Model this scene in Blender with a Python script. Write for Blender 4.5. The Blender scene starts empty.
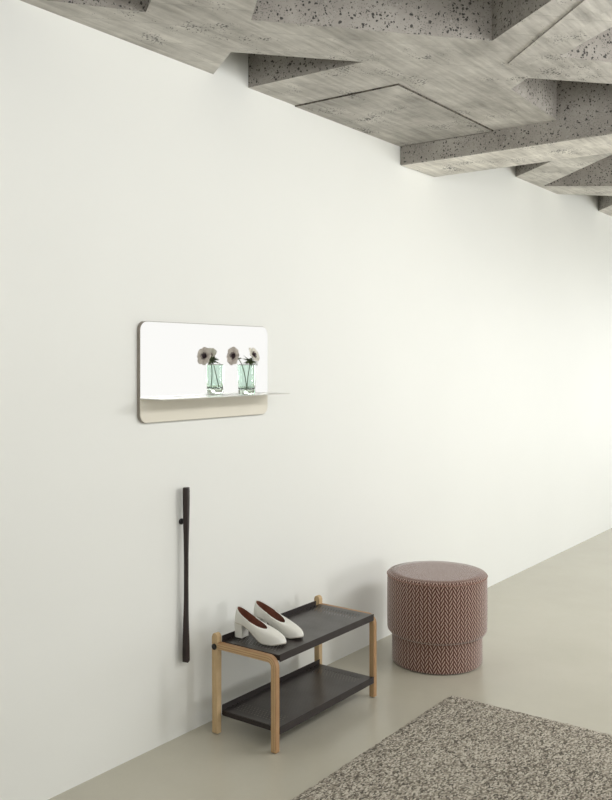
import bpy, bmesh, math, random
from mathutils import Vector, Matrix, geometry
random.seed(7)
PI = math.pi
S = bpy.context.scene
C = S.collection

# ------------------------------------------------------------------ camera
cam_d = bpy.data.cameras.new('camera'); cam = bpy.data.objects.new('camera', cam_d); C.objects.link(cam)
F = 888.0; YAW = math.atan2(654, 888)
cam.location = (0, -2.589, 1.55)
cam.rotation_euler = (PI/2, 0, -(PI/2 - YAW))
cam_d.sensor_fit = 'HORIZONTAL'; cam_d.sensor_width = 36; cam_d.lens = F/612*36
cam_d.shift_y = -40/612; cam_d.clip_start = .05
S.camera = cam

# ------------------------------------------------------------------ world, light, exposure
S.view_settings.view_transform = 'Standard'; S.view_settings.look = 'None'
S.view_settings.gamma = 1; S.view_settings.use_curve_mapping = False
S.view_settings.exposure = 0.0
w = bpy.data.worlds.new('world'); S.world = w; w.use_nodes = True
w.node_tree.nodes['Background'].inputs[0].default_value = (1.0, .99, .97, 1)
w.node_tree.nodes['Background'].inputs[1].default_value = .9

def area(name, loc, rot, sx, sy, power, col=(1, .995, .985)):
    d = bpy.data.lights.new(name, 'AREA'); d.shape = 'RECTANGLE'; d.size = sx; d.size_y = sy
    d.energy = power; d.color = col
    o = bpy.data.objects.new(name, d); C.objects.link(o); o.location = loc; o.rotation_euler = rot
    return o
# openings of the room: (x0, x1, z0, z1) in the wall facing the camera's wall
FW = [(-1.6, 2.6, 1.0, 2.55), (5.4, 6.15, .05, 1.35), (8.2, 12.0, .05, 2.6)]  # last opening is added so the mirror reflects plain white
PW = [8, 60, 3]
for (x0, x1, z0, z1), p in zip(FW, PW):
    area('window_light', ((x0+x1)/2, -6.62, (z0+z1)/2), (PI/2, 0, 0), x1-x0, z1-z0, p)
EW = (-5.6, -.9, .1, 2.6)
area('window_light', (12.72, (EW[0]+EW[1])/2, (EW[2]+EW[3])/2), (PI/2, 0, PI/2), EW[1]-EW[0], EW[3]-EW[2], 172, (.96, .985, 1))
LW = (-5.6, -3.0, .3, 2.5)  # unseen left opening, added to brighten petals and left-facing faces
area('window_light', (-2.62, (LW[0]+LW[1])/2, (LW[2]+LW[3])/2), (PI/2, 0, -PI/2), LW[1]-LW[0], LW[3]-LW[2], 14, (1, .96, .86))
# added unseen fill lights: one washes upper wall and ceiling, one the floor
area('fill_light', (2.6, -2.75, 2.45), (math.radians(104), 0, 0), 6.5, .4, 62)
area('fill_light', (6.5, -3.6, 2.60), (0, 0, 0), 4.5, 1.2, 108, (.98, .99, 1))

# ------------------------------------------------------------------ helpers
def link(name, bm, mat=None, parent=None, smooth=False, angle=None):
    me = bpy.data.meshes.new(name)
    bmesh.ops.recalc_face_normals(bm, faces=bm.faces)
    bm.to_mesh(me); bm.free()
    if mat: me.materials.append(mat)
    if smooth:
        for p in me.polygons: p.use_smooth = True
        if angle: me.set_sharp_from_angle(angle=math.radians(angle))
    o = bpy.data.objects.new(name, me); C.objects.link(o)
    if parent: o.parent = parent
    return o
def thing(name, label, cat, loc=(0, 0, 0), rz=0, group=None):
    o = bpy.data.objects.new(name, None); C.objects.link(o); o.location = loc; o.rotation_euler = (0, 0, rz)
    o.empty_display_size = .1
    tag(o, label, cat, group); return o
def tag(o, label, cat, group=None):
    o['label'] = label; o['category'] = cat
    if group: o['group'] = group
def struct(name, bm, mat):
    o = link(name, bm, mat); o['kind'] = 'structure'; return o
def box(bm, x0, x1, y0, y1, z0, z1, bev=0, seg=2):
    r = bmesh.ops.create_cube(bm, size=1)
    vs = r['verts']
    for v in vs:
        v.co = Vector((x0+(v.co.x+.5)*(x1-x0), y0+(v.co.y+.5)*(y1-y0), z0+(v.co.z+.5)*(z1-z0)))
    if bev:
        es = list({e for v in vs for e in v.link_edges})
        bmesh.ops.bevel(bm, geom=es, offset=bev, segments=seg, affect='EDGES', profile=.5)
    return bm
def prism(bm, pts, z0, z1):
    lo = [bm.verts.new((p[0], p[1], z0)) for p in pts]; hi = [bm.verts.new((p[0], p[1], z1)) for p in pts]
    n = len(pts)
    bm.faces.new(lo[::-1]); bm.faces.new(hi)
    for i in range(n): bm.faces.new((lo[i], lo[(i+1) % n], hi[(i+1) % n], hi[i]))
def loft(bm, loops, closed=True, cap0=False, cap1=False):
    R = [[bm.verts.new(p) for p in l] for l in loops]; n = len(R[0]); fs = []
    for a, b in zip(R, R[1:]):
        for i in range(n if closed else n-1):
            j = (i+1) % n
            fs.append(bm.faces.new((a[i], a[j], b[j], b[i])))
    if cap0: bm.faces.new(R[0][::-1])
    if cap1: bm.faces.new(R[-1])
    return R
def lathe(bm, prof, n=48, cx=0, cy=0):
    return loft(bm, [[(cx+r*math.cos(2*PI*i/n), cy+r*math.sin(2*PI*i/n), z) for i in range(n)] for r, z in prof])
def tube(bm, pts, rad, n=8):
    pts = [Vector(p) for p in pts]; loops = []
    ref = Vector((0.3, .2, 1)).normalized()
    for i, p in enumerate(pts):
        t = (pts[min(i+1, len(pts)-1)]-pts[max(i-1, 0)]).normalized()
        r = ref if abs(t.dot(ref)) < .95 else Vector((1, 0, 0))
        u = t.cross(r).normalized(); v = t.cross(u)
        q = rad[i] if isinstance(rad, (list, tuple)) else rad
        loops.append([p+u*q*math.cos(2*PI*k/n)+v*q*math.sin(2*PI*k/n) for k in range(n)])
    loft(bm, loops, cap0=True, cap1=True)
def bez(p0, p1, p2, n):
    p0, p1, p2 = Vector(p0), Vector(p1), Vector(p2)
    return [(1-t)**2*p0+2*t*(1-t)*p1+t*t*p2 for t in [i/n for i in range(n+1)]]

# ------------------------------------------------------------------ materials
class M:
    def __init__(s, name, col=(.8, .8, .8), rough=.5, metal=0, spec=.5):
        s.m = bpy.data.materials.new(name); s.m.use_nodes = True
        s.t = s.m.node_tree; s.n = s.t.nodes; s.b = s.n['Principled BSDF']
        s.b.inputs['Base Color'].default_value = (*col, 1); s.b.inputs['Roughness'].default_value = rough
        s.b.inputs['Metallic'].default_value = metal; s.b.inputs['Specular IOR Level'].default_value = spec
    def node(s, t, **k):
        o = s.n.new(t)
        for a, b in k.items(): setattr(o, a, b)
        return o
    def set(s, o, **k):
        for a, b in k.items(): o.inputs[a.replace('_', ' ')].default_value = b
        return o
    def l(s, a, b): s.t.links.new(a, b)
    def obj(s, scale=(1, 1, 1), rot=(0, 0, 0), which='Object'):
        tc = s.node('ShaderNodeTexCoord'); mp = s.node('ShaderNodeMapping')
        mp.inputs['Scale'].default_value = scale; mp.inputs['Rotation'].default_value = rot
        s.l(tc.outputs[which], mp.inputs[0]); return mp.outputs[0]
    def noise(s, vec, scale, detail=4, rough=.5):
        o = s.node('ShaderNodeTexNoise'); s.set(o, Scale=scale, Detail=detail, Roughness=rough); s.l(vec, o.inputs['Vector']); return o.outputs['Fac']
    def vor(s, vec, scale, out='Distance', feature='F1', rnd=1):
        o = s.node('ShaderNodeTexVoronoi'); o.feature = feature; s.set(o, Scale=scale, Randomness=rnd); s.l(vec, o.inputs['Vector']); return o.outputs[out]
    def math(s, op, a, b=None, c=None, clamp=False):
        o = s.node('ShaderNodeMath', operation=op); o.use_clamp = clamp
        for i, x in enumerate((a, b, c)):
            if x is None: continue
            if isinstance(x, (int, float)): o.inputs[i].default_value = x
            else: s.l(x, o.inputs[i])
        return o.outputs[0]
    def ramp(s, fac, stops, interp='LINEAR'):
        o = s.node('ShaderNodeValToRGB'); r = o.color_ramp; r.interpolation = interp
        while len(r.elements) < len(stops): r.elements.new(.5)
        for e, (p, c) in zip(r.elements, stops):
            e.position = p; e.color = (*c, 1) if len(c) == 3 else c
        s.l(fac, o.inputs[0]); return o.outputs[0]
    def mix(s, fac, a, b, mode='MIX'):
        o = s.node('ShaderNodeMix', data_type='RGBA', blend_type=mode)
        for i, x in ((0, fac), (6, a), (7, b)):
            if isinstance(x, (int, float)): o.inputs[i].default_value = x
            elif isinstance(x, tuple): o.inputs[i].default_value = (*x, 1)
            else: s.l(x, o.inputs[i])
        return o.outputs[2]
    def bump(s, h, strength=.3, dist=.01, prev=None):
        o = s.node('ShaderNodeBump'); s.set(o, Strength=strength, Distance=dist); s.l(h, o.inputs['Height'])
        if prev: s.l(prev, o.inputs['Normal'])
        s.l(o.outputs[0], s.b.inputs['Normal']); return o.outputs[0]
    def col(s, c): s.l(c, s.b.inputs['Base Color'])

def g(v, t=(1, 1, 1)): return (v*t[0], v*t[1], v*t[2])

m = M('white_plaster', rough=.55, spec=.25); v = m.obj()
m.col(m.ramp(m.noise(v, .8, 3), [(.3, (.785, .795, .765)), (.7, (.81, .82, .79))]))
m.bump(m.noise(v, 30, 5), .06, .004); WALL = m.m

m = M('resin_floor', rough=.27, spec=.5); v = m.obj()
n1 = m.noise(v, 1.3, 5, .6); n2 = m.noise(v, 60, 3)
c = m.ramp(n1, [(.3, (.50, .475, .39)), (.7, (.55, .525, .44))])
m.col(m.mix(.03, c, m.ramp(n2, [(.3, (.42, .40, .33)), (.7, (.62, .60, .52))])))
FLOOR = m.m

def concrete_cast(name, rot, plank, base=1.0):
    base *= 1.4
    m = M(name, rough=.85, spec=.2); v = m.obj(rot=(0, 0, rot)); raw = m.obj()
    sx = m.node('ShaderNodeSeparateXYZ'); m.l(v, sx.inputs[0])
    q = m.math('MULTIPLY', sx.outputs[1], 1/plank)
    fr = m.math('FRACT', q); idx = m.math('FLOOR', q)
    wn = m.node('ShaderNodeTexWhiteNoise', noise_dimensions='1D'); m.l(idx, wn.inputs['W'])
    joint = m.math('LESS_THAN', fr, .022)
    streak = m.obj(scale=(2.2, 26, 26), rot=(0, 0, rot)); 
    n1 = m.noise(streak, 1.6, 6, .62); n2 = m.noise(raw, 3.2, 6, .65)
    a = m.mix(.5, m.ramp(n1, [(.3, g(.17*base, (1, .95, .87))), (.7, g(.48*base, (1, .97, .90)))]),
              m.ramp(n2, [(.3, g(.15*base, (1, .95, .87))), (.7, g(.56*base, (1, .97, .91)))]))
    a = m.mix(m.math('MULTIPLY', wn.outputs[0], .22), a, g(.16*base, (1, .93, .84)))
    a = m.mix(m.math('MULTIPLY', joint, .22), a, g(.10))
    d = m.vor(raw, 85); sel = m.noise(raw, 7, 4)
    thr = m.math('MULTIPLY', m.math('SUBTRACT', sel, .50, clamp=True), 2.2)
    pit = m.math('LESS_THAN', d, thr)
    a = m.mix(m.math('MULTIPLY', pit, .75), a, g(.07)); m.col(a)
    h = m.math('SUBTRACT', m.math('SUBTRACT', m.math('MULTIPLY', n1, .5), m.math('MULTIPLY', joint, .4)), pit)
    m.bump(h, .8, .008); return m.m
CAST = concrete_cast('board_cast_concrete', math.radians(41), .19, 1.18)
CAST_X = concrete_cast('board_cast_concrete_beam', PI/2, .105, 1.65)
CAST_P = concrete_cast('board_cast_concrete_panel', PI/2, .115, 1.05)

m = M('porous_concrete', rough=.95, spec=.15); v = m.obj(); n2 = m.noise(v, 4, 6, .65)
wv = m.node('ShaderNodeVectorMath', operation='ADD'); nn = m.node('ShaderNodeTexNoise'); m.set(nn, Scale=45.0); m.l(v, nn.inputs['Vector'])
sc = m.node('ShaderNodeVectorMath', operation='SCALE'); m.l(nn.outputs['Color'], sc.inputs[0]); sc.inputs[3].default_value = .02
m.l(v, wv.inputs[0]); m.l(sc.outputs[0], wv.inputs[1]); vv = wv.outputs[0]
a = m.ramp(n2, [(.25, g(.26, (1, .93, .84))), (.75, g(.48, (1, .95, .87)))])
vc = m.vor(vv, 95, 'Color'); d1 = m.vor(vv, 95)
s1 = m.node('ShaderNodeSeparateColor'); m.l(vc, s1.inputs[0])
pick = m.math('GREATER_THAN', s1.outputs[0], .58); pick2 = m.math('GREATER_THAN', s1.outputs[1], .80)
core = m.math('LESS_THAN', d1, m.math('MULTIPLY', s1.outputs[2], .6))
pit = m.math('MULTIPLY', pick, core); peb = m.math('MULTIPLY', m.math('MULTIPLY', pick2, core), m.math('SUBTRACT', 1, pick))
a = m.mix(m.math('MULTIPLY', peb, .6), a, g(.45, (1, .96, .88)))
a = m.mix(m.math('MULTIPLY', pit, .85), a, g(.035)); 
d2 = m.vor(v, 130); p2 = m.math('LESS_THAN', d2, m.math('MULTIPLY', m.noise(v, 14, 2), .5)); 
a = m.mix(m.math('MULTIPLY', p2, .45), a, g(.06)); m.col(a)
m.bump(m.math('SUBTRACT', m.math('MULTIPLY', peb, .6), m.math('ADD', pit, m.math('MULTIPLY', p2, .4))), .8, .008); POROUS = m.m

def wood(name, c0, c1, c2):
    m = M(name, rough=.5, spec=.3); v = m.obj(scale=(1.5, 1, 1), which='UV')
    sx = m.node('ShaderNodeSeparateXYZ'); m.l(v, sx.inputs[0])
    lay = m.math('FRACT', m.math('MULTIPLY', sx.outputs[1], 3)); lam = m.math('LESS_THAN', lay, .3)
    st = m.obj(scale=(6, 9, 1), which='UV'); n1 = m.noise(st, 2.5, 5, .6)
    a = m.ramp(n1, [(.3, c0), (.7, c1)]); a = m.mix(m.math('MULTIPLY', lam, .55), a, c2); m.col(a)
    m.bump(n1, .12, .002); return m.m
ASH = wood('laminated_ash', (.46, .30, .155), (.60, .42, .235), (.26, .12, .05))
ASH_PLAIN = wood('plain_ash', (.52, .37, .20), (.64, .475, .28), (.52, .36, .20))

def perforated(name):
    m = M(name, (.045, .038, .036), .42, .0, .6); v = m.obj(which='UV')
    sx = m.node('ShaderNodeSeparateXYZ'); m.l(v, sx.inputs[0]); U, V = sx.outputs[0], sx.outputs[1]
    p = .0155
    row = m.math('FLOOR', m.math('MULTIPLY', U, 1/p)); sh = m.math('MULTIPLY', m.math('MODULO', row, 2), .5)
    fu = m.math('SUBTRACT', m.math('FRACT', m.math('MULTIPLY', U, 1/p)), .5)
    fv = m.math('SUBTRACT', m.math('FRACT', m.math('ADD', m.math('MULTIPLY', V, 1/p), sh)), .5)
    rr = m.math('SQRT', m.math('ADD', m.math('MULTIPLY', fu, fu), m.math('MULTIPLY', fv, fv)))
    # holes grow towards both ends of the shelf (u measured from the middle, metres)
    au = m.math('ABSOLUTE', U); size = m.math('MULTIPLY', m.math('SUBTRACT', au, .20, clamp=True), 6)
    size = m.math('MINIMUM', size, .26); size = m.math('ADD', size, .07)
    edge = m.math('LESS_THAN', au, .318); ve = m.math('LESS_THAN', m.math('ABSOLUTE', V), .135)
    hole = m.math('MULTIPLY', m.math('LESS_THAN', rr, size), m.math('MULTIPLY', edge, ve))
    rim = m.math('MULTIPLY', m.math('MULTIPLY', m.math('LESS_THAN', rr, m.math('ADD', size, .13)), m.math('SUBTRACT', 1, hole)), m.math('MULTIPLY', edge, ve))
    a = m.mix(hole, (.028, .022, .020), (.008, .007, .007)); a = m.mix(m.math('MULTIPLY', rim, .5), a, (.07, .062, .056)); m.col(a)
    m.l(m.ramp(m.noise(v, 8, 4), [(.3, (.27, .27, .27)), (.7, (.38, .38, .38))]), m.b.inputs['Roughness'])
    m.l(m.math('SUBTRACT', 1, hole), m.b.inputs['Alpha']); return m.m
PERF = perforated('perforated_dark_steel')
m = M('dark_steel', (.028, .022, .021), .42, 0, .28); v = m.obj(); m.l(m.ramp(m.noise(v, 12, 3), [(.3, (.38,)*3), (.7, (.5,)*3)]), m.b.inputs['Roughness']); STEEL = m.m
m = M('black_knob', (.012, .011, .011), .45); v = m.obj(); m.bump(m.noise(v, 200, 2), .05, .001); KNOB = m.m

m = M('white_leather', rough=.38, spec=.5); v = m.obj()
m.col(m.ramp(m.noise(v, 12, 3), [(.3, (.74, .735, .68)), (.7, (.80, .795, .745))])); m.bump(m.vor(v, 260), .08, .001); LEATHER = m.m
m = M('brown_lining', rough=.6, spec=.3); v = m.obj()
m.col(m.ramp(m.noise(v, 30, 4), [(.3, (.17, .065, .042)), (.7, (.25, .105, .07))])); LINING = m.m
m = M('shoe_sole', rough=.7); v = m.obj(); m.col(m.ramp(m.noise(v, 40, 2), [(.3, (.50, .47, .40)), (.7, (.6, .57, .5))])); SOLE = m.m

m = M('mirror_glass', (.97, .975, .965), .012, 1.0); v = m.obj(); m.l(m.ramp(m.noise(v, 3, 2), [(0, (.008,)*3), (1, (.014,)*3)]), m.b.inputs['Roughness']); MIRROR = m.m
m = M('pale_beige_metal', rough=.45, spec=.3); v = m.obj(); m.col(m.ramp(m.noise(v, 5, 3), [(.3, (.70, .665, .57)), (.7, (.73, .695, .60))])); BEIGE = m.m
m = M('pale_shelf_metal', rough=.35, spec=.4); v = m.obj(); m.col(m.ramp(m.noise(v, 5, 3), [(.3, (.60, .60, .56)), (.7, (.64, .64, .6))])); SHELF = m.m
m = M('dark_frame_metal', rough=.4, spec=.5); v = m.obj(); m.col(m.ramp(m.noise(v, 20, 3), [(.3, (.26, .235, .20)), (.7, (.31, .28, .24))])); FRAME = m.m

m = M('dark_stained_wood', rough=.42, spec=.4); v = m.obj(scale=(40, 40, 3)); n1 = m.noise(v, 2, 5)
m.col(m.ramp(n1, [(.3, (.012, .008, .008)), (.7, (.035, .022, .02))])); m.bump(n1, .1, .001); HORN = m.m

# green recycled glass
m = M('green_glass', (.80, .97, .90), .02); m.b.inputs['Transmission Weight'].default_value = 1; m.b.inputs['IOR'].default_value = 1.48
v = m.obj(); m.col(m.ramp(m.noise(v, 25, 3), [(.3, (.75, .875, .81)), (.7, (.83, .93, .875))])); m.bump(m.noise(v, 40, 2), .04, .002); GLASS = m.m
m = M('stem_green', rough=.6); v = m.obj(); m.col(m.ramp(m.noise(v, 50, 3), [(.3, (.05, .085, .03)), (.7, (.13, .17, .07))])); STEM = m.m
m = M('petal', rough=.6, spec=.2); v = m.obj(which='UV'); sx = m.node('ShaderNodeSeparateXYZ'); m.l(v, sx.inputs[0])
st = m.obj(scale=(2, 30, 1), which='UV'); nz = m.noise(st, 3, 3)
pc = m.ramp(sx.outputs[0], [(0, (.20, .09, .10)), (.3, (.62, .54, .49)), (.7, (.74, .68, .63)), (1, (.80, .75, .70))])
m.col(m.mix(.25, pc, m.ramp(nz, [(.3, (.48, .42, .385)), (.7, (.78, .74, .69))]))); m.b.inputs['Subsurface Weight'].default_value = 0; PETAL = m.m
m = M('petal_white', rough=.6, spec=.2); v = m.obj(which='UV'); sx = m.node('ShaderNodeSeparateXYZ'); m.l(v, sx.inputs[0])
m.col(m.ramp(sx.outputs[0], [(0, (.35, .27, .22)), (.3, (.62, .60, .52)), (1, (.74, .72, .64))])); PETAL_W = m.m
m = M('flower_eye', rough=.8); v = m.obj(); m.col(m.ramp(m.noise(v, 300, 2), [(.3, (.008, .004, .008)), (.7, (.05, .02, .03))])); m.bump(m.vor(v, 500), .6, .001); EYE = m.m

# pouf: herringbone weave, uv in metres
def herring():
    m = M('herringbone_wool', rough=.95, spec=.1); v = m.obj(which='UV')
    nz = m.node('ShaderNodeTexNoise'); m.set(nz, Scale=70.0, Detail=2.0); m.l(v, nz.inputs['Vector'])
    sc = m.node('ShaderNodeVectorMath', operation='SCALE'); m.l(nz.outputs['Color'], sc.inputs[0]); sc.inputs[3].default_value = .0025
    ad = m.node('ShaderNodeVectorMath', operation='ADD'); m.l(v, ad.inputs[0]); m.l(sc.outputs[0], ad.inputs[1])
    sx = m.node('ShaderNodeSeparateXYZ'); m.l(ad.outputs[0], sx.inputs[0]); U, V = sx.outputs[0], sx.outputs[1]
    W = .0205
    q = m.math('MULTIPLY', U, 1/W); idx = m.math('FLOOR', q); fr = m.math('SUBTRACT', m.math('FRACT', q), .5)
    par = m.math('SUBTRACT', m.math('MULTIPLY', m.math('MODULO', m.math('ABSOLUTE', idx), 2), 2), 1)
    off = m.math('MULTIPLY', m.math('MULTIPLY', fr, par), 1.5)
    s = m.math('FRACT', m.math('ADD', m.math('MULTIPLY', V, 1/.0235), m.math('ADD', off, m.math('MULTIPLY', par, .25))))
    dash = m.math('LESS_THAN', s, .43); inside = m.math('LESS_THAN', m.math('ABSOLUTE', fr), .40)
    k = m.math('MULTIPLY', dash, inside)
    n2 = m.noise(v, 260, 3)
    light = m.ramp(n2, [(.3, (.40, .28, .23)), (.7, (.62, .46, .39))]); dark = m.ramp(n2, [(.3, (.07, .028, .02)), (.7, (.16, .075, .058))])
    m.col(m.mix(k, dark, light)); m.bump(m.math('ADD', k, m.math('MULTIPLY', n2, .6)), .7, .003)
    m.b.inputs['Sheen Weight'].default_value = .6; m.b.inputs['Sheen Roughness'].default_value = .45; return m.m
HERR = herring()

def rugmat():
    m = M('speckled_wool', rough=1, spec=.05); v = m.obj(scale=(.6, 1, 1), rot=(0, 0, .0))
    vc = m.vor(v, 175, 'Color'); d = m.vor(v, 175); s1 = m.node('ShaderNodeSeparateColor'); m.l(vc, s1.inputs[0])
    big = m.noise(m.obj(), 5, 4, .6)
    f = m.math('ADD', s1.outputs[0], m.math('MULTIPLY', m.math('SUBTRACT', big, .5), .35))
    a = m.ramp(f, [(0, (.045, .038, .028)), (.18, (.15, .13, .10)), (.36, (.30, .27, .22)), (.58, (.42, .385, .32)), (.78, (.60, .56, .48))], 'CONSTANT')
    fine = m.noise(m.obj(), 420, 2); a = m.mix(.2, a, m.ramp(fine, [(.35, (.12, .1, .08)), (.65, (.8, .75, .67))])); m.col(a)
    m.bump(m.math('SUBTRACT', 1, d), .5, .004); return m.m
RUG = rugmat()

# ------------------------------------------------------------------ room shell
X0, X1, Y0 = -2.5, 12.6, -6.5
bm = bmesh.new(); box(bm, X0-.2, X1+.2, Y0-.2, .2, -.15, 0); struct('floor', bm, FLOOR)
bm = bmesh.new(); box(bm, X0-.2, X1+.2, 0, .2, 0, 3.3); struct('wall_back', bm, WALL)
def wall_with_holes(name, L0, L1, holes, place):
    bm = bmesh.new(); xs = sorted({L0, L1, *[h[0] for h in holes], *[h[1] for h in holes]})
    for a, b in zip(xs, xs[1:]):
        h = [q for q in holes if q[0] <= a and b <= q[1]]
        if h: place(bm, a, b, 0, h[0][2]); place(bm, a, b, h[0][3], 3.3)
        else: place(bm, a, b, 0, 3.3)
    struct(name, bm, WALL)
wall_with_holes('wall_front', X0-.2, X1+.2, FW, lambda bm, a, b, z0, z1: box(bm, a, b, Y0-.12, Y0, z0, z1))
wall_with_holes('wall_right', Y0, 0, [EW], lambda bm, a, b, z0, z1: box(bm, X1, X1+.12, a, b, z0, z1))
wall_with_holes('wall_left', Y0, 0, [LW], lambda bm, a, b, z0, z1: box(bm, X0-.12, X0, a, b, z0, z1))
m = M('painted_window_frame', (.75, .75, .72), .4); v = m.obj(); m.bump(m.noise(v, 40, 2), .03, .001); WF = m.m
def winframe(n, a, b, z0, z1, mull, f):
    bm = bmesh.new(); t = .05
    f(bm, a, b, z0, z0+t); f(bm, a, b, z1-t, z1); f(bm, a, a+t, z0+t, z1-t); f(bm, b-t, b, z0+t, z1-t)
    for k in range(1, mull):
        c = a+(b-a)*k/mull; f(bm, c-t/2, c+t/2, z0+t, z1-t)
    struct('window_%d' % n, bm, WF)
for i, (a, b, z0, z1) in enumerate(FW):
    winframe(i+1, a, b, z0, z1, (2, 1, 1)[i], lambda bm, p, q, r, s: box(bm, p, q, Y0-.09, Y0-.04, r, s))
winframe(4, *EW, 3, lambda bm, p, q, r, s: box(bm, X1+.04, X1+.09, p, q, r, s))

winframe(5, *LW, 2, lambda bm, p, q, r, s: box(bm, X0-.09, X0-.04, p, q, r, s))  # frame of the added left opening

# ceiling: a concrete lattice of crossing beams with deep open coffers above it
TOP = 3.16
HN = [  # coffers in the near field
    [(1.30, .02), (1.79, .02), (1.912, -.069), (2.192, -.272), (1.83, -.80), (1.1, -.30)],
    [(2.469, -.524), (3.182, -1.136), (2.72, -1.77), (1.99, -1.03)],
    [(2.678, -.245), (2.855, .02), (3.075, .02), (3.091, -.605)],
    [(3.797, -.948), (4.43, -.925), (4.43, -1.73), (3.693, -1.072)],
    [(3.507, -1.283), (4.30, -1.86), (3.72, -2.62), (2.96, -2.03)],
    [(1.75, -1.20), (2.48, -1.93), (1.95, -2.60), (1.15, -1.9)],
    [(2.75, -2.25), (3.5, -2.85), (2.9, -3.6), (2.2, -2.9)],
]
HF = [
    [(4.86, .02), (6.09, .02), (5.792, -.33), (4.86, -1.36)],
    [(6.52, -.03), (7.25, -1.02), (6.6, -1.75), (5.45, -1.12)],
    [(6.88, .02), (7.36, -.44), (7.92, .02)],
    [(5.2, -1.45), (6.35, -2.1), (5.6, -3.0), (4.95, -2.4)],
    [(7.7, -.55), (8.4, -.05), (9.2, -.9), (8.3, -1.6)],
]
def lattice(bm, rect, holes, z):
    ccw = lambda q: q if sum(q[i][0]*q[(i+1) % len(q)][1]-q[(i+1) % len(q)][0]*q[i][1] for i in range(len(q))) > 0 else q[::-1]
    rect = ccw(rect); holes = [ccw(h) for h in holes]
    pts = [Vector(p) for p in rect]; faces = [list(range(4))]
    edges = []
    def ring(ps):
        s = len(pts); pts.extend(Vector(p) for p in ps); n = len(ps)
        return list(range(s, s+n))
    for h in holes: faces.append(ring(h))
    vs, es, fs, ov, oe, of = geometry.delaunay_2d_cdt(pts, edges, faces, 1, 1e-6)
    bv = [bm.verts.new((p.x, p.y, z)) for p in vs]
    for f, o in zip(fs, of):
        if len(o) == 1 and o[0] == 0:
            bm.faces.new([bv[i] for i in f])
    for h in [rect]+holes:
        n = len(h)
        for i in range(n):
            a, b = h[i], h[(i+1) % n]
            q = bm.faces.new([bm.verts.new(p) for p in ((*a, z), (*b, z), (*b, TOP), (*a, TOP))]); q.material_index = 1
bm = bmesh.new()
lattice(bm, [(X0, .06), (4.45, .06), (4.45, Y0), (X0, Y0)], HN, 2.78)
lattice(bm, [(4.80, .06), (X1, .06), (X1, Y0), (4.80, Y0)], HF, 2.875)
bx = bm.faces[:] if False else None
nf0 = len(bm.faces)
box(bm, X0-.2, X1+.2, Y0-.2, .2, TOP, TOP+.14)
bm.faces.ensure_lookup_table()
for q in bm.faces[nf0:]: q.material_index = 1
me = bpy.data.meshes.new('ceiling'); bm.to_mesh(me); bm.free(); me.materials.append(CAST); me.materials.append(POROUS)
o = bpy.data.objects.new('ceiling', me); C.objects.link(o); o['kind'] = 'structure'
# deep beam running out from the wall
def two_mat(name, bm, m0, m1):
    me = bpy.data.meshes.new(name); bmesh.ops.recalc_face_normals(bm, faces=bm.faces)
    for f in bm.faces: f.material_index = 0 if f.normal.z < -.9 else 1
    bm.to_mesh(me); bm.free(); me.materials.append(m0); me.materials.append(m1)
    o = bpy.data.objects.new(name, me); C.objects.link(o); o['kind'] = 'structure'; return o
bm = bmesh.new(); box(bm, 4.425, 4.835, Y0, 0, 2.667, 3.16, .006, 1); two_mat('trim_1', bm, CAST_X, POROUS)
# plank-cast panel between the beams, its edges a dark joint
bm = bmesh.new(); box(bm, 3.431, 4.42, -.572, 0, 2.775, 2.80); two_mat('trim_2', bm, CAST_P, CAST_P)
m = M('dark_joint', rough=.95); v = m.obj(); m.col(m.ramp(m.noise(v, 60, 3), [(.35, (.04, .034, .028)), (.6, (.16, .145, .12))])); JOINT = m.m
bm = bmesh.new(); box(bm, 3.424, 3.431, -.579, 0, 2.7745, 2.80); box(bm, 3.431, 4.42, -.579, -.572, 2.7745, 2.80); box(bm, 4.42, 4.426, -.572, 0, 2.7742, 2.80)
struct('trim_4', bm, JOINT)
# low ribs along the diagonal beam
bm = bmesh.new(); prism(bm, [(2.90, -1.66), (3.45, -1.085), (3.54, -1.125), (3.00, -1.74)], 2.774, 2.79); two_mat('trim_3', bm, CAST, POROUS)

# ------------------------------------------------------------------ rug
def rug():
    bm = bmesh.new(); x0, x1, y0, y1 = 1.69, 3.688, -3.5, -.702; nx, ny = 150, 210
    G = []
    for j in range(ny+1):
        row = []
        for i in range(nx+1):
            x = x0+(x1-x0)*i/nx; y = y0+(y1-y0)*j/ny
            if i in (0, nx): x += random.uniform(-.004, .004)
            if j in (0, ny): y += random.uniform(-.004, .004)
            e = min(i, j, nx-i, ny-j); z = .0115 if e > 0 else .007
            row.append(bm.verts.new((x, y, z+random.uniform(-.0006, .0006))))
        G.append(row)
    for j in range(ny):
        for i in range(nx): bm.faces.new((G[j][i], G[j][i+1], G[j+1][i+1], G[j+1][i]))
    loop = G[0][:]+[G[j][nx] for j in range(1, ny+1)]+G[ny][nx-1::-1]+[G[j][0] for j in range(ny-1, 0, -1)]
    low = [bm.verts.new((v.co.x, v.co.y, .0)) for v in loop]; n = len(loop)
    for i in range(n): bm.faces.new((loop[i], low[i], low[(i+1) % n], loop[(i+1) % n]))
    bm.faces.new(low[::-1])
    o = link('rug', bm, RUG, smooth=True, angle=60)
    tag(o, 'speckled grey beige woven wool rug on the floor in the foreground', 'rug')
rug()

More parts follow.
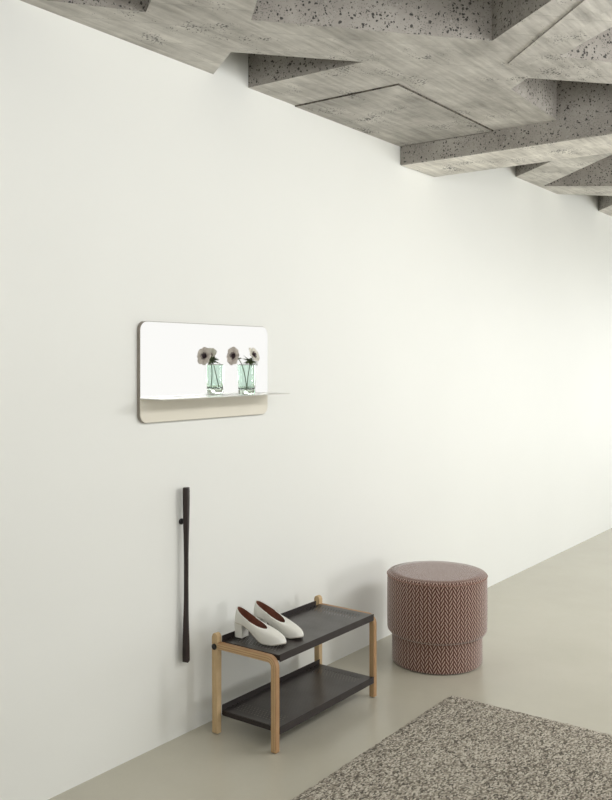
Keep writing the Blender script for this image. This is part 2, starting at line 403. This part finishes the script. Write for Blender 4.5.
# ------------------------------------------------------------------ pouf
def pouf():
    t = thing('pouf', 'round two-tier pouf in pink and brown herringbone fabric beside the shoe rack', 'pouf', (4.095, -.413, 0))
    def tier(name, prof, r):
        bm = bmesh.new(); n = 96; uvl = bm.loops.layers.uv.new('UVMap')
        R = lathe(bm, prof, n)
        rings = {v: (i, k) for k, ring in enumerate(R) for i, v in enumerate(ring)}
        for f in bm.faces:
            vs = [rings[l.vert] for l in f.loops]; wrap = {0, n-1} <= {q[0] for q in vs}
            for l in f.loops:
                i, k = rings[l.vert]; ii = i+n if (wrap and i == 0) else i
                pr, pz = prof[k]
                if pz > prof[len(prof)-1][1]-.004 and pr < r-.012 or all(prof[q[1]][0] < r-.008 and prof[q[1]][1] > .3 for q in vs):
                    l[uvl].uv = (l.vert.co.x*.8+l.vert.co.y*.6+3, l.vert.co.y*.8-l.vert.co.x*.6)
                else: l[uvl].uv = (ii/n*2*PI*r, l.vert.co.z)
        return link(name, bm, HERR, t, smooth=True)
    def rnd(r, zc, rad, a0, a1, k=6): return [(r-rad+rad*math.cos(a0+(a1-a0)*i/k), zc+rad*math.sin(a0+(a1-a0)*i/k)) for i in range(k+1)]
    tier('base_tier', [(.0005, .003), (.20, .003)]+rnd(.231, .012, .009, -PI/2, 0)+[(.231, .175)], .231)
    up = [(.20, .152), (.225, .150)]+rnd(.255, .178, .028, -PI/2, 0)+[(.256, .25), (.256, .35)]+rnd(.255, .443, .015, 0, PI/2)
    up += [(.24, .4585), (.2, .459), (.1, .4595), (.0005, .46)]
    tier('upper_tier', up, .255)
    bm = bmesh.new(); lathe(bm, [(.0005, 0), (.205, 0), (.205, .004), (.0005, .004)], 48); link('plinth', bm, KNOB, t)
    bm = bmesh.new()
    loft(bm, [[(( .2555+q*math.cos(a))*math.cos(2*PI*i/96), (.2555+q*math.cos(a))*math.sin(2*PI*i/96), .4455+q*math.sin(a)) for i in range(96)] for q, a in [(.0022, 2*PI*k/6) for k in range(7)]])
    link('piping', bm, HERR_SOLID, t, smooth=True)
m = M('brown_piping', rough=.9, spec=.1); v = m.obj(); m.col(m.ramp(m.noise(v, 200, 2), [(.3, (.2, .1, .08)), (.7, (.45, .3, .25))])); HERR_SOLID = m.m
pouf()

# ------------------------------------------------------------------ shoe rack
def rack():
    ox, oy = 3.1125, -.25
    t = thing('shoe_rack', 'two-shelf shoe rack with ash legs and dark perforated steel shelves against the wall', 'shoe rack', (ox, oy, 0))
    hl, yb, yf = .3755, .162, -.176       # half length, back and front faces (local)
    TH = .026
    def bent(side):
        # front post bending into the top rail; section in the y-z plane, extruded along x
        bm = bmesh.new(); uvl = bm.loops.layers.uv.new('UVMap'); H = .381; W = .027; RO = .045
        out, inn = [], []
        for z in [0.004, .06, .12, .18, .24, .30, H-RO]: out.append((yf, z)); inn.append((yf+W, z))
        for k in range(1, 11):
            a = PI-(PI/2)*k/10; out.append((yf+RO+RO*math.cos(a), H-RO+RO*math.sin(a))); inn.append((yf+RO+(RO-W)*math.cos(a), H-RO+(RO-W)*math.sin(a)))
        for y in [yf+.09, yf+.15, yf+.21, yf+.27, yb-.03]: out.append((y, H)); inn.append((y, H-W))
        xi, xo = side*(hl-TH), side*hl; b = .003; n = len(out); L = 0; rings = []; us = []
        for k in range(n):
            if k: L += math.dist(out[k], out[k-1])
            o_, i_ = Vector(out[k]), Vector(inn[k]); d = (i_-o_).normalized()
            sec = []
            for (x, q) in ((xi, b), (xi+side*b, 0), (xo-side*b, 0), (xo, b), (xo, W-b), (xo-side*b, W), (xi+side*b, W), (xi, W-b)):
                p = o_+d*q; sec.append(((x, p.x, p.y), (L, q/W)))
            rings.append([bm.verts.new(s[0]) for s in sec]); us.append([s[1] for s in sec])
        for k in range(n-1):
            for i in range(8):
                j = (i+1) % 8; f = bm.faces.new((rings[k][i], rings[k][j], rings[k+1][j], rings[k+1][i]))
                for l, uv in zip(f.loops, (us[k][i], us[k][j], us[k+1][j], us[k+1][i])): l[uvl].uv = uv
        bm.faces.new(rings[0][::-1]); bm.faces.new(rings[-1])
        return bm
    def back(side):
        bm = bmesh.new(); uvl = bm.loops.layers.uv.new('UVMap'); W = .030; H = .418; prof = []
        pr = [(yb-W, .004), (yb, .004), (yb, H-W/2)]+[(yb-W/2+W/2*math.cos(a), H-W/2+W/2*math.sin(a)) for a in [PI*k/12 for k in range(1, 12)]]+[(yb-W, H-W/2)]
        xi, xo = side*(hl-TH), side*hl
        A = [bm.verts.new((xi, *p)) for p in pr]; B = [bm.verts.new((xo, *p)) for p in pr]; n = len(pr)
        bm.faces.new(A); bm.faces.new(B[::-1])
        for i in range(n): bm.faces.new((A[i], A[(i+1) % n], B[(i+1) % n], B[i]))
        es = [e for e in bm.edges if abs(e.verts[0].co.x-e.verts[1].co.x) < 1e-5]
        bmesh.ops.bevel(bm, geom=es, offset=.002, segments=1, affect='EDGES')
        for f in bm.faces:
            for l in f.loops: l[uvl].uv = (l.vert.co.z+side, (l.vert.co.y-yb)/W*.2+.06)
        return bm
    for s in (-1, 1):
        link('front_leg', bent(s), ASH, t, smooth=True, angle=35)
        link('back_leg', back(s), ASH_PLAIN, t, smooth=True, angle=35)
        bm = bmesh.new(); r = bmesh.ops.create_cone(bm, segments=32, radius1=.0125, radius2=.0125, depth=.006, cap_ends=True)
        bmesh.ops.bevel(bm, geom=[e for e in bm.edges if abs(e.verts[0].co.z-e.verts[1].co.z) < 1e-6], offset=.0015, segments=2, affect='EDGES')
        bmesh.ops.transform(bm, matrix=Matrix.Translation((s*(hl+.003), yb-.015, .363)) @ Matrix.Rotation(PI/2, 4, 'Y'), verts=bm.verts)
        link('bolt_cap', bm, KNOB, t, smooth=True, angle=40)
    for zt, name in ((.383, 'shelf'), (.096, 'shelf')):
        # tray: plate with front edge turned down, back edge turned up, open ends turned down
        x = hl-TH-.0005; bm = bmesh.new(); uvl = bm.loops.layers.uv.new('UVMap')
        low = zt < .2
        box(bm, -x, x, yf+.001, yb-.032, zt-.003, zt, .0008, 1)
        lip = link(name, bm, PERF, t)
        me = lip.data; uv = me.uv_layers[0] if me.uv_layers else me.uv_layers.new(name='UVMap')
        for lp in me.loops:
            co = me.vertices[lp.vertex_index].co; uv.data[lp.index].uv = (co.x, co.y-.0)
        bm = bmesh.new(); box(bm, -x, x, yf-.0005, yf+.003, zt-.027, zt+.003, .0008, 1); link('front_rim', bm, STEEL, lip)
        bm = bmesh.new(); box(bm, -x, x-(0 if low else .03), yb-.034, yb-.031, zt-.018, zt+.022, .0008, 1); link('back_rim', bm, STEEL, lip)
        for s in (-1, 1):
            bm = bmesh.new(); box(bm, min(s*x, s*(x-.003)), max(s*x, s*(x-.003)), yf+.003, yb-.034, zt-.022, zt-.003); link('end_rim', bm, STEEL, lip)
            if low:
                for yy in (yf+.014, yb-.016):
                    bm = bmesh.new(); r = bmesh.ops.create_cone(bm, segments=16, radius1=.006, radius2=.006, depth=.004, cap_ends=True)
                    bmesh.ops.transform(bm, matrix=Matrix.Translation((s*(hl-TH-.001), yy, zt-.01)) @ Matrix.Rotation(PI/2, 4, 'Y'), verts=bm.verts)
                    link('shelf_pin', bm, KNOB, lip)
rack()

# ------------------------------------------------------------------ shoes
def smooth01(t): t = max(0, min(1, t)); return t*t*(3-2*t)
def shoe(name, label, loc, rz, side):
    t = thing(name, label, 'shoe', loc, rz, 'pair of white pumps on the rack')
    Lg = .255; n = 64
    def seat(s):  # sole height along the shoe, s from the heel (0) to the toe (1)
        return .058*(1-smooth01((s-.16)/.52))+.003+.007*smooth01((s-.8)/.2)
    def halfw(s):
        k = [(0, 0), (.02, .014), (.06, .023), (.14, .0275), (.28, .0265), (.42, .0275), (.60, .0365), (.70, .0385), (.80, .0360), (.90, .0290), (.96, .0200), (1, 0)]
        for (a, b), (c, d) in zip(k, k[1:]):
            if s <= c: return b+(d-b)*smooth01((s-a)/(c-a)) if False else b+(d-b)*((s-a)/(c-a))
        return 0
    def sole_pt(a, shrink=0):
        s = .5-.5*math.cos(a)      # a: 0 heel .. pi toe .. 2pi heel
        wv = halfw(s)**1.0
        # round the ends
        return s, wv
    def loop(v, ins=0.0):
        pts = []
        for i in range(n):
            a = 2*PI*(i+.5)/n; s, wv = sole_pt(a); sg = 1 if a < PI else -1
            skew = side*.006*math.sin(PI*s)
            p0 = Vector((sg*max(wv-ins, .001)+skew, .002+s*Lg+(ins if s < .5 else -ins)*abs(2*s-1)**3, seat(s)+(.002 if ins else 0)))
            # opening: heel back at s=0, throat at s ~ .56
            so = s*.60; wo = .0255*math.sin(PI*min(1, (so/.60)*.92+.08))**.55 if so < .6 else 0
            wo = .0300*(max(0, 1-(abs(2*s-.82)/1.18)**3.6))**.5
            if s < .41: wo = .0300*(max(0, 1-((.41-s)/.41)**3.2))**.42*(.82+.18*s/.41)
            zo = .1225-.0705*s**.85
            p2 = Vector((sg*max(wo-ins, .0004)+skew, (.013+so*Lg*.985)+(ins if s < .5 else -ins), zo-ins*.2))
            # control point pushes sides out, the toe box forward
            toe = smooth01((s-.35)/.5); p1 = p0*.5+p2*.5
            p1 = Vector((sg*(max(wv, wo)*1.10-ins)+skew, p0.y*(.55+.40*toe)+p2.y*(.45-.40*toe)-(1-toe)*.003, p0.z+(p2.z-p0.z)*(.5+.25*toe)))
            pts.append((1-v)**2*p0+2*v*(1-v)*p1+v*v*p2)
        return pts
    bm = bmesh.new(); K = 10
    R = loft(bm, [loop(k/K) for k in range(K+1)])
    rim = loop(1, .0022); rr = [bm.verts.new(p+Vector((0, 0, .0004))) for p in rim]
    for i in range(n): bm.faces.new((R[-1][i], R[-1][(i+1) % n], rr[(i+1) % n], rr[i]))
    link('upper', bm, LEATHER, t, smooth=True)
    bm = bmesh.new(); R = loft(bm, [loop(.97*k/K, .0026) for k in range(K+1)])
    for i in range(n//2-1 if False else n//2):
        j = n-1-i
        if i+1 < n//2: bm.faces.new((R[0][i], R[0][i+1], R[0][n-2-i], R[0][j]))
    link('lining', bm, LINING, t, smooth=True)
    # sole: thin slab following the same outline
    bm = bmesh.new(); lo = loop(0); top = [bm.verts.new(p+Vector((0, 0, .0005))) for p in lo]; bot = [bm.verts.new(p-Vector((0, 0, .003))) for p in lo]
    for i in range(n): bm.faces.new((top[i], top[(i+1) % n], bot[(i+1) % n], bot[i]))
    for i in range(n//2-1):
        j = n-1-i; bm.faces.new((top[i], top[i+1], top[j-1], top[j])); bm.faces.new((bot[i], bot[j], bot[j-1], bot[i+1]))
    link('sole', bm, SOLE, t)
    # block heel
    bm = bmesh.new(); loops = []
    for z, sc in ((0, .93), (.006, .93), (.03, .92), (.05, .98), (.0595, 1.04)):
        ring = []; 
        for k in range(17):
            a = PI*k/16; ring.append((side*.001+.0265*sc*math.cos(a), .026-.0235*math.sin(a)*sc, z))
        ring += [(side*.001-.0265*sc, .052*(.93+.07*sc), z if z < .055 else .056), (side*.001+.0265*sc, .052*(.93+.07*sc), z if z < .055 else .056)]
        loops.append(ring)
    loft(bm, loops, cap0=True, cap1=True); link('heel', bm, LEATHER, t, smooth=True, angle=50)
    return t
sz = .3868
shoe('shoe', 'white leather block-heel pump on the rack, nearer the left end', (2.850, -.119, sz), PI+.07, 1)
shoe('shoe', 'white leather block-heel pump on the rack, behind and right of its mate', (2.967, -.123, sz), PI+.05, -1)

# ------------------------------------------------------------------ mirror with shelf
def rrect(x0, x1, z0, z1, r, y, n=8, which=(1, 1, 1, 1)):
    pts = []
    for k, (cx, cz, a0) in enumerate(((x0+r, z0+r, PI), (x1-r, z0+r, 1.5*PI), (x1-r, z1-r, 0), (x0+r, z1-r, PI/2))):
        if which[k]:
            for i in range(n+1):
                a = a0+PI/2*i/n; pts.append((cx+r*math.cos(a), y, cz+r*math.sin(a)))
        else: pts.append(((x0, x1, x1, x0)[k], y, (z0, z0, z1, z1)[k]))
    return pts
def slab(pts, y0, y1):
    bm = bmesh.new(); loft(bm, [[(p[0], y, p[2]) for p in pts] for y in (y0, y1)], cap0=True, cap1=True); return bm
def mirror():
    mx0, mx1, mz0, mz1, ms = 2.402, 3.195, 1.301, 1.703, 1.3995
    t = thing('wall_mirror', 'wide rounded wall mirror with beige lower panel and slim shelf', 'mirror', ((mx0+mx1)/2, 0, mz0))
    def part(name, bm, mat, **k):
        bmesh.ops.translate(bm, verts=bm.verts, vec=(-(mx0+mx1)/2, 0, -mz0)); return link(name, bm, mat, t, **k)
    part('backing', slab(rrect(mx0, mx1, mz0, mz1, .035, 0), 0.0, -.0135), FRAME, smooth=True, angle=40)
    part('mirror_glass', slab(rrect(mx0+.002, mx1-.002, ms+.001, mz1-.002, .034, 0, which=(0, 0, 1, 1)), -.0137, -.017), MIRROR)
    part('lower_panel', slab(rrect(mx0+.002, mx1-.002, mz0+.002, ms-.003, .034, 0, which=(1, 1, 0, 0)), -.0137, -.017), BEIGE)
    bm = bmesh.new(); box(bm, mx0+.002, mx1+.001, -.146, -.0137, ms-.003, ms+.0005, .0006, 1); part('shelf', bm, SHELF)
mirror()

# ------------------------------------------------------------------ vase and anemones
VX, VY, VZ = 2.936, -.109, 1.4005
def vase():
    bm = bmesh.new()
    prof = [(.0005, 0), (.030, 0), (.0345, .002), (.0365, .006), (.0385, .06), (.0405, .127), (.0405, .1295), (.0392, .1305), (.0378, .1295), (.0375, .127),
            (.0358, .07), (.0340, .034), (.0310, .027), (.022, .0235), (.0005, .0225)]
    lathe(bm, prof, 56); o = link('vase', bm, GLASS, smooth=True); o.location = (VX, VY, VZ)
    tag(o, 'green glass tumbler vase standing on the mirror shelf', 'vase')
vase()
def anemone(name, label, head, nrm, rad, stem, petal_mat, npet, cup, seed):
    rnd = random.Random(seed)
    t = thing(name, label, 'flower', stem[0], 0, 'anemones in the green glass vase'); o0 = Vector(stem[0])
    nrm = Vector(nrm).normalized(); up = Vector((0, 0, 1)); u = nrm.cross(up).normalized(); v = u.cross(nrm).normalized() * -1
    v = nrm.cross(u).normalized(); hd = Vector(head)
    for k in range(npet):
        bm = bmesh.new(); uvl = bm.loops.layers.uv.new('UVMap')
        a = 2*PI*k/npet+rnd.uniform(-.15, .15); ln = rad*rnd.uniform(.88, 1.08); wd = rad*rnd.uniform(.36, .44)
        lay = (k % 2)*.0015; d = u*math.cos(a)+v*math.sin(a); e = u*-math.sin(a)+v*math.cos(a)
        NI, NJ = 9, 6; G = []; UV = {}
        for i in range(NI+1):
            s = i/NI; row = []
            hw = wd*(math.sin(PI*min(s*.62+.10, .9))**1.0)*(1 if s < .8 else math.sqrt(max(0, 1-((s-.8)/.205)**2)))
            for j in range(-NJ, NJ+1):
                q = j/NJ; cupz = cup*rad*(s**1.4)*.55-.25*rad*cup*(s**4)+.10*rad*q*q*s+.03*rad*math.sin(q*7+k)*s+lay
                r = .10*rad+s*(ln-.10*rad)
                p = hd+d*r+e*q*hw+nrm*cupz; vv = bm.verts.new(p-o0); row.append(vv); UV[vv] = (s, q*.5+.5)
            G.append(row)
        for i in range(NI):
            for j in range(2*NJ):
                f = bm.faces.new((G[i][j], G[i][j+1], G[i+1][j+1], G[i+1][j]))
                for l in f.loops: l[uvl].uv = UV[l.vert]
        o = link('petal', bm, petal_mat, t, smooth=True)
        md = o.modifiers.new('thickness', 'SOLIDIFY'); md.thickness = .0007
    # dark eye: dome plus a ring of stamens
    bm = bmesh.new(); bmesh.ops.create_icosphere(bm, subdivisions=3, radius=rad*.27)
    for q in bm.verts: q.co = hd-o0+nrm*(.10*rad)+(Matrix((u, v, nrm*.7)).transposed() @ q.co)
    for k in range(40):
        a = rnd.uniform(0, 2*PI); r0 = rad*.2; r1 = rad*rnd.uniform(.32, .44)
        d = u*math.cos(a)+v*math.sin(a); p0 = hd-o0+d*r0+nrm*.1*rad; p1 = hd-o0+d*r1+nrm*rad*rnd.uniform(.16, .26)
        tube(bm, [p0, p1], .0004, 4); bmesh.ops.create_icosphere(bm, subdivisions=1, radius=.0012, matrix=Matrix.Translation(p1))
    link('flower_centre', bm, EYE, t, smooth=True)
    bm = bmesh.new(); pts = bez(stem[0], stem[1], hd-nrm*.002, 14); tube(bm, [p-o0 for p in pts], .0018, 8)
    link('stem', bm, STEM, t, smooth=True)
    return t
def leaves(parent, c, count, ln, seed, nrm=(0, 0, 1)):
    rnd = random.Random(seed); o0 = parent.location.copy(); c = Vector(c)
    for k in range(count):
        a = 2*PI*k/count+rnd.uniform(-.3, .3); el = rnd.uniform(-.55, .95)
        d = Vector((math.cos(a)*math.cos(el), math.sin(a)*math.cos(el), math.sin(el))); bm = bmesh.new()
        for q in range(5):      # divided leaf: five narrow lobes
            b = (q-2)*.38; e = Vector((-math.sin(a), math.cos(a), 0)); dd = (d*math.cos(b)+e*math.sin(b)).normalized()
            L = ln*.85*(1-.16*abs(q-2))*rnd.uniform(.8, 1.1); side = dd.cross(Vector((0, 0, 1))).normalized(); rows = []
            for i in range(7):
                s = i/6; wv = .0036*math.sin(PI*min(.97, s*.85+.12)); p = c-o0+dd*L*s+Vector((0, 0, -.25*L*s*s))
                rows.append([bm.verts.new(p+side*x*wv+Vector((0, 0, .0008*(1-abs(x))))) for x in (-1, 0, 1)])
            for r0, r1 in zip(rows, rows[1:]):
                for x in range(2): bm.faces.new((r0[x], r0[x+1], r1[x+1], r1[x]))
        o = link('leaf', bm, STEM, parent, smooth=True); md = o.modifiers.new('thickness', 'SOLIDIFY'); md.thickness = .0006
f2 = anemone('anemone', 'greyish white anemone with dark centre leaning over the left of the vase', (2.861, -.101, 1.567), (-.985, .10, .12), .0385,
             ((2.922, -.121, 1.427), (2.925, -.100, 1.558)), PETAL, 8, .28, 3)
leaves(f2, (2.889, -.1005, 1.553), 4, .026, 5)
f3 = anemone('anemone', 'white anemone turned sideways over the right of the vase, its leaves at the rim', (2.944, -.140, 1.571), (.12, -.92, .40), .036,
             ((2.950, -.098, 1.427), (2.938, -.116, 1.52)), PETAL_W, 7, .35, 9)
leaves(f3, (2.938, -.124, 1.547), 13, .046, 8)

# ------------------------------------------------------------------ shoehorn
def horn():
    x, y = 2.647, -.028
    t = thing('shoehorn', 'long slim black shoehorn hanging on the wall left of the shoe rack', 'shoehorn', (x, y, .307))
    bm = bmesh.new(); loops = []; n = 20; H = .719
    for k in range(61):
        s = k/60; z = H*s
        # s=0 bottom scoop, s=1 round top
        wx = .0215-.0115*smooth01(s/.5)+.0060*smooth01((s-.55)/.40)
        wy = .0045+.0050*smooth01((s-.15)/.4)+.0040*smooth01((s-.6)/.4); hol = .006*(1-smooth01(s/.4))
        yo = .010*(1-smooth01(s/.3)); ring = []
        if s > .995: wx *= .93; wy *= .93
        for i in range(n):
            a = 2*PI*i/n; px = wx*math.cos(a); ring.append((px, wy*math.sin(a)*(1-.0)+hol*(px/wx)**2-yo*.5, z-(.008*(1-s/.02) if s < .02 else 0)*abs(math.cos(a))*-1))
        loops.append(ring)
    loft(bm, loops, cap0=True, cap1=True); link('shaft', bm, HORN, t, smooth=True, angle=60)
    # the wall peg it hangs from: a thing of its own
    bm = bmesh.new(); P = ((.013, 0), (.013, -.006), (.009, -.009), (.009, -.0175))
    loft(bm, [[(r*math.cos(2*PI*i/24), yy, r*.95*math.sin(2*PI*i/24)) for i in range(24)] for r, yy in P], cap0=True, cap1=True)
    k = link('wall_hook', bm, KNOB, smooth=True, angle=40); k.location = (x-.002, 0, .884)
    tag(k, 'small black wall peg holding the slim shoehorn near its top', 'hook')
horn()
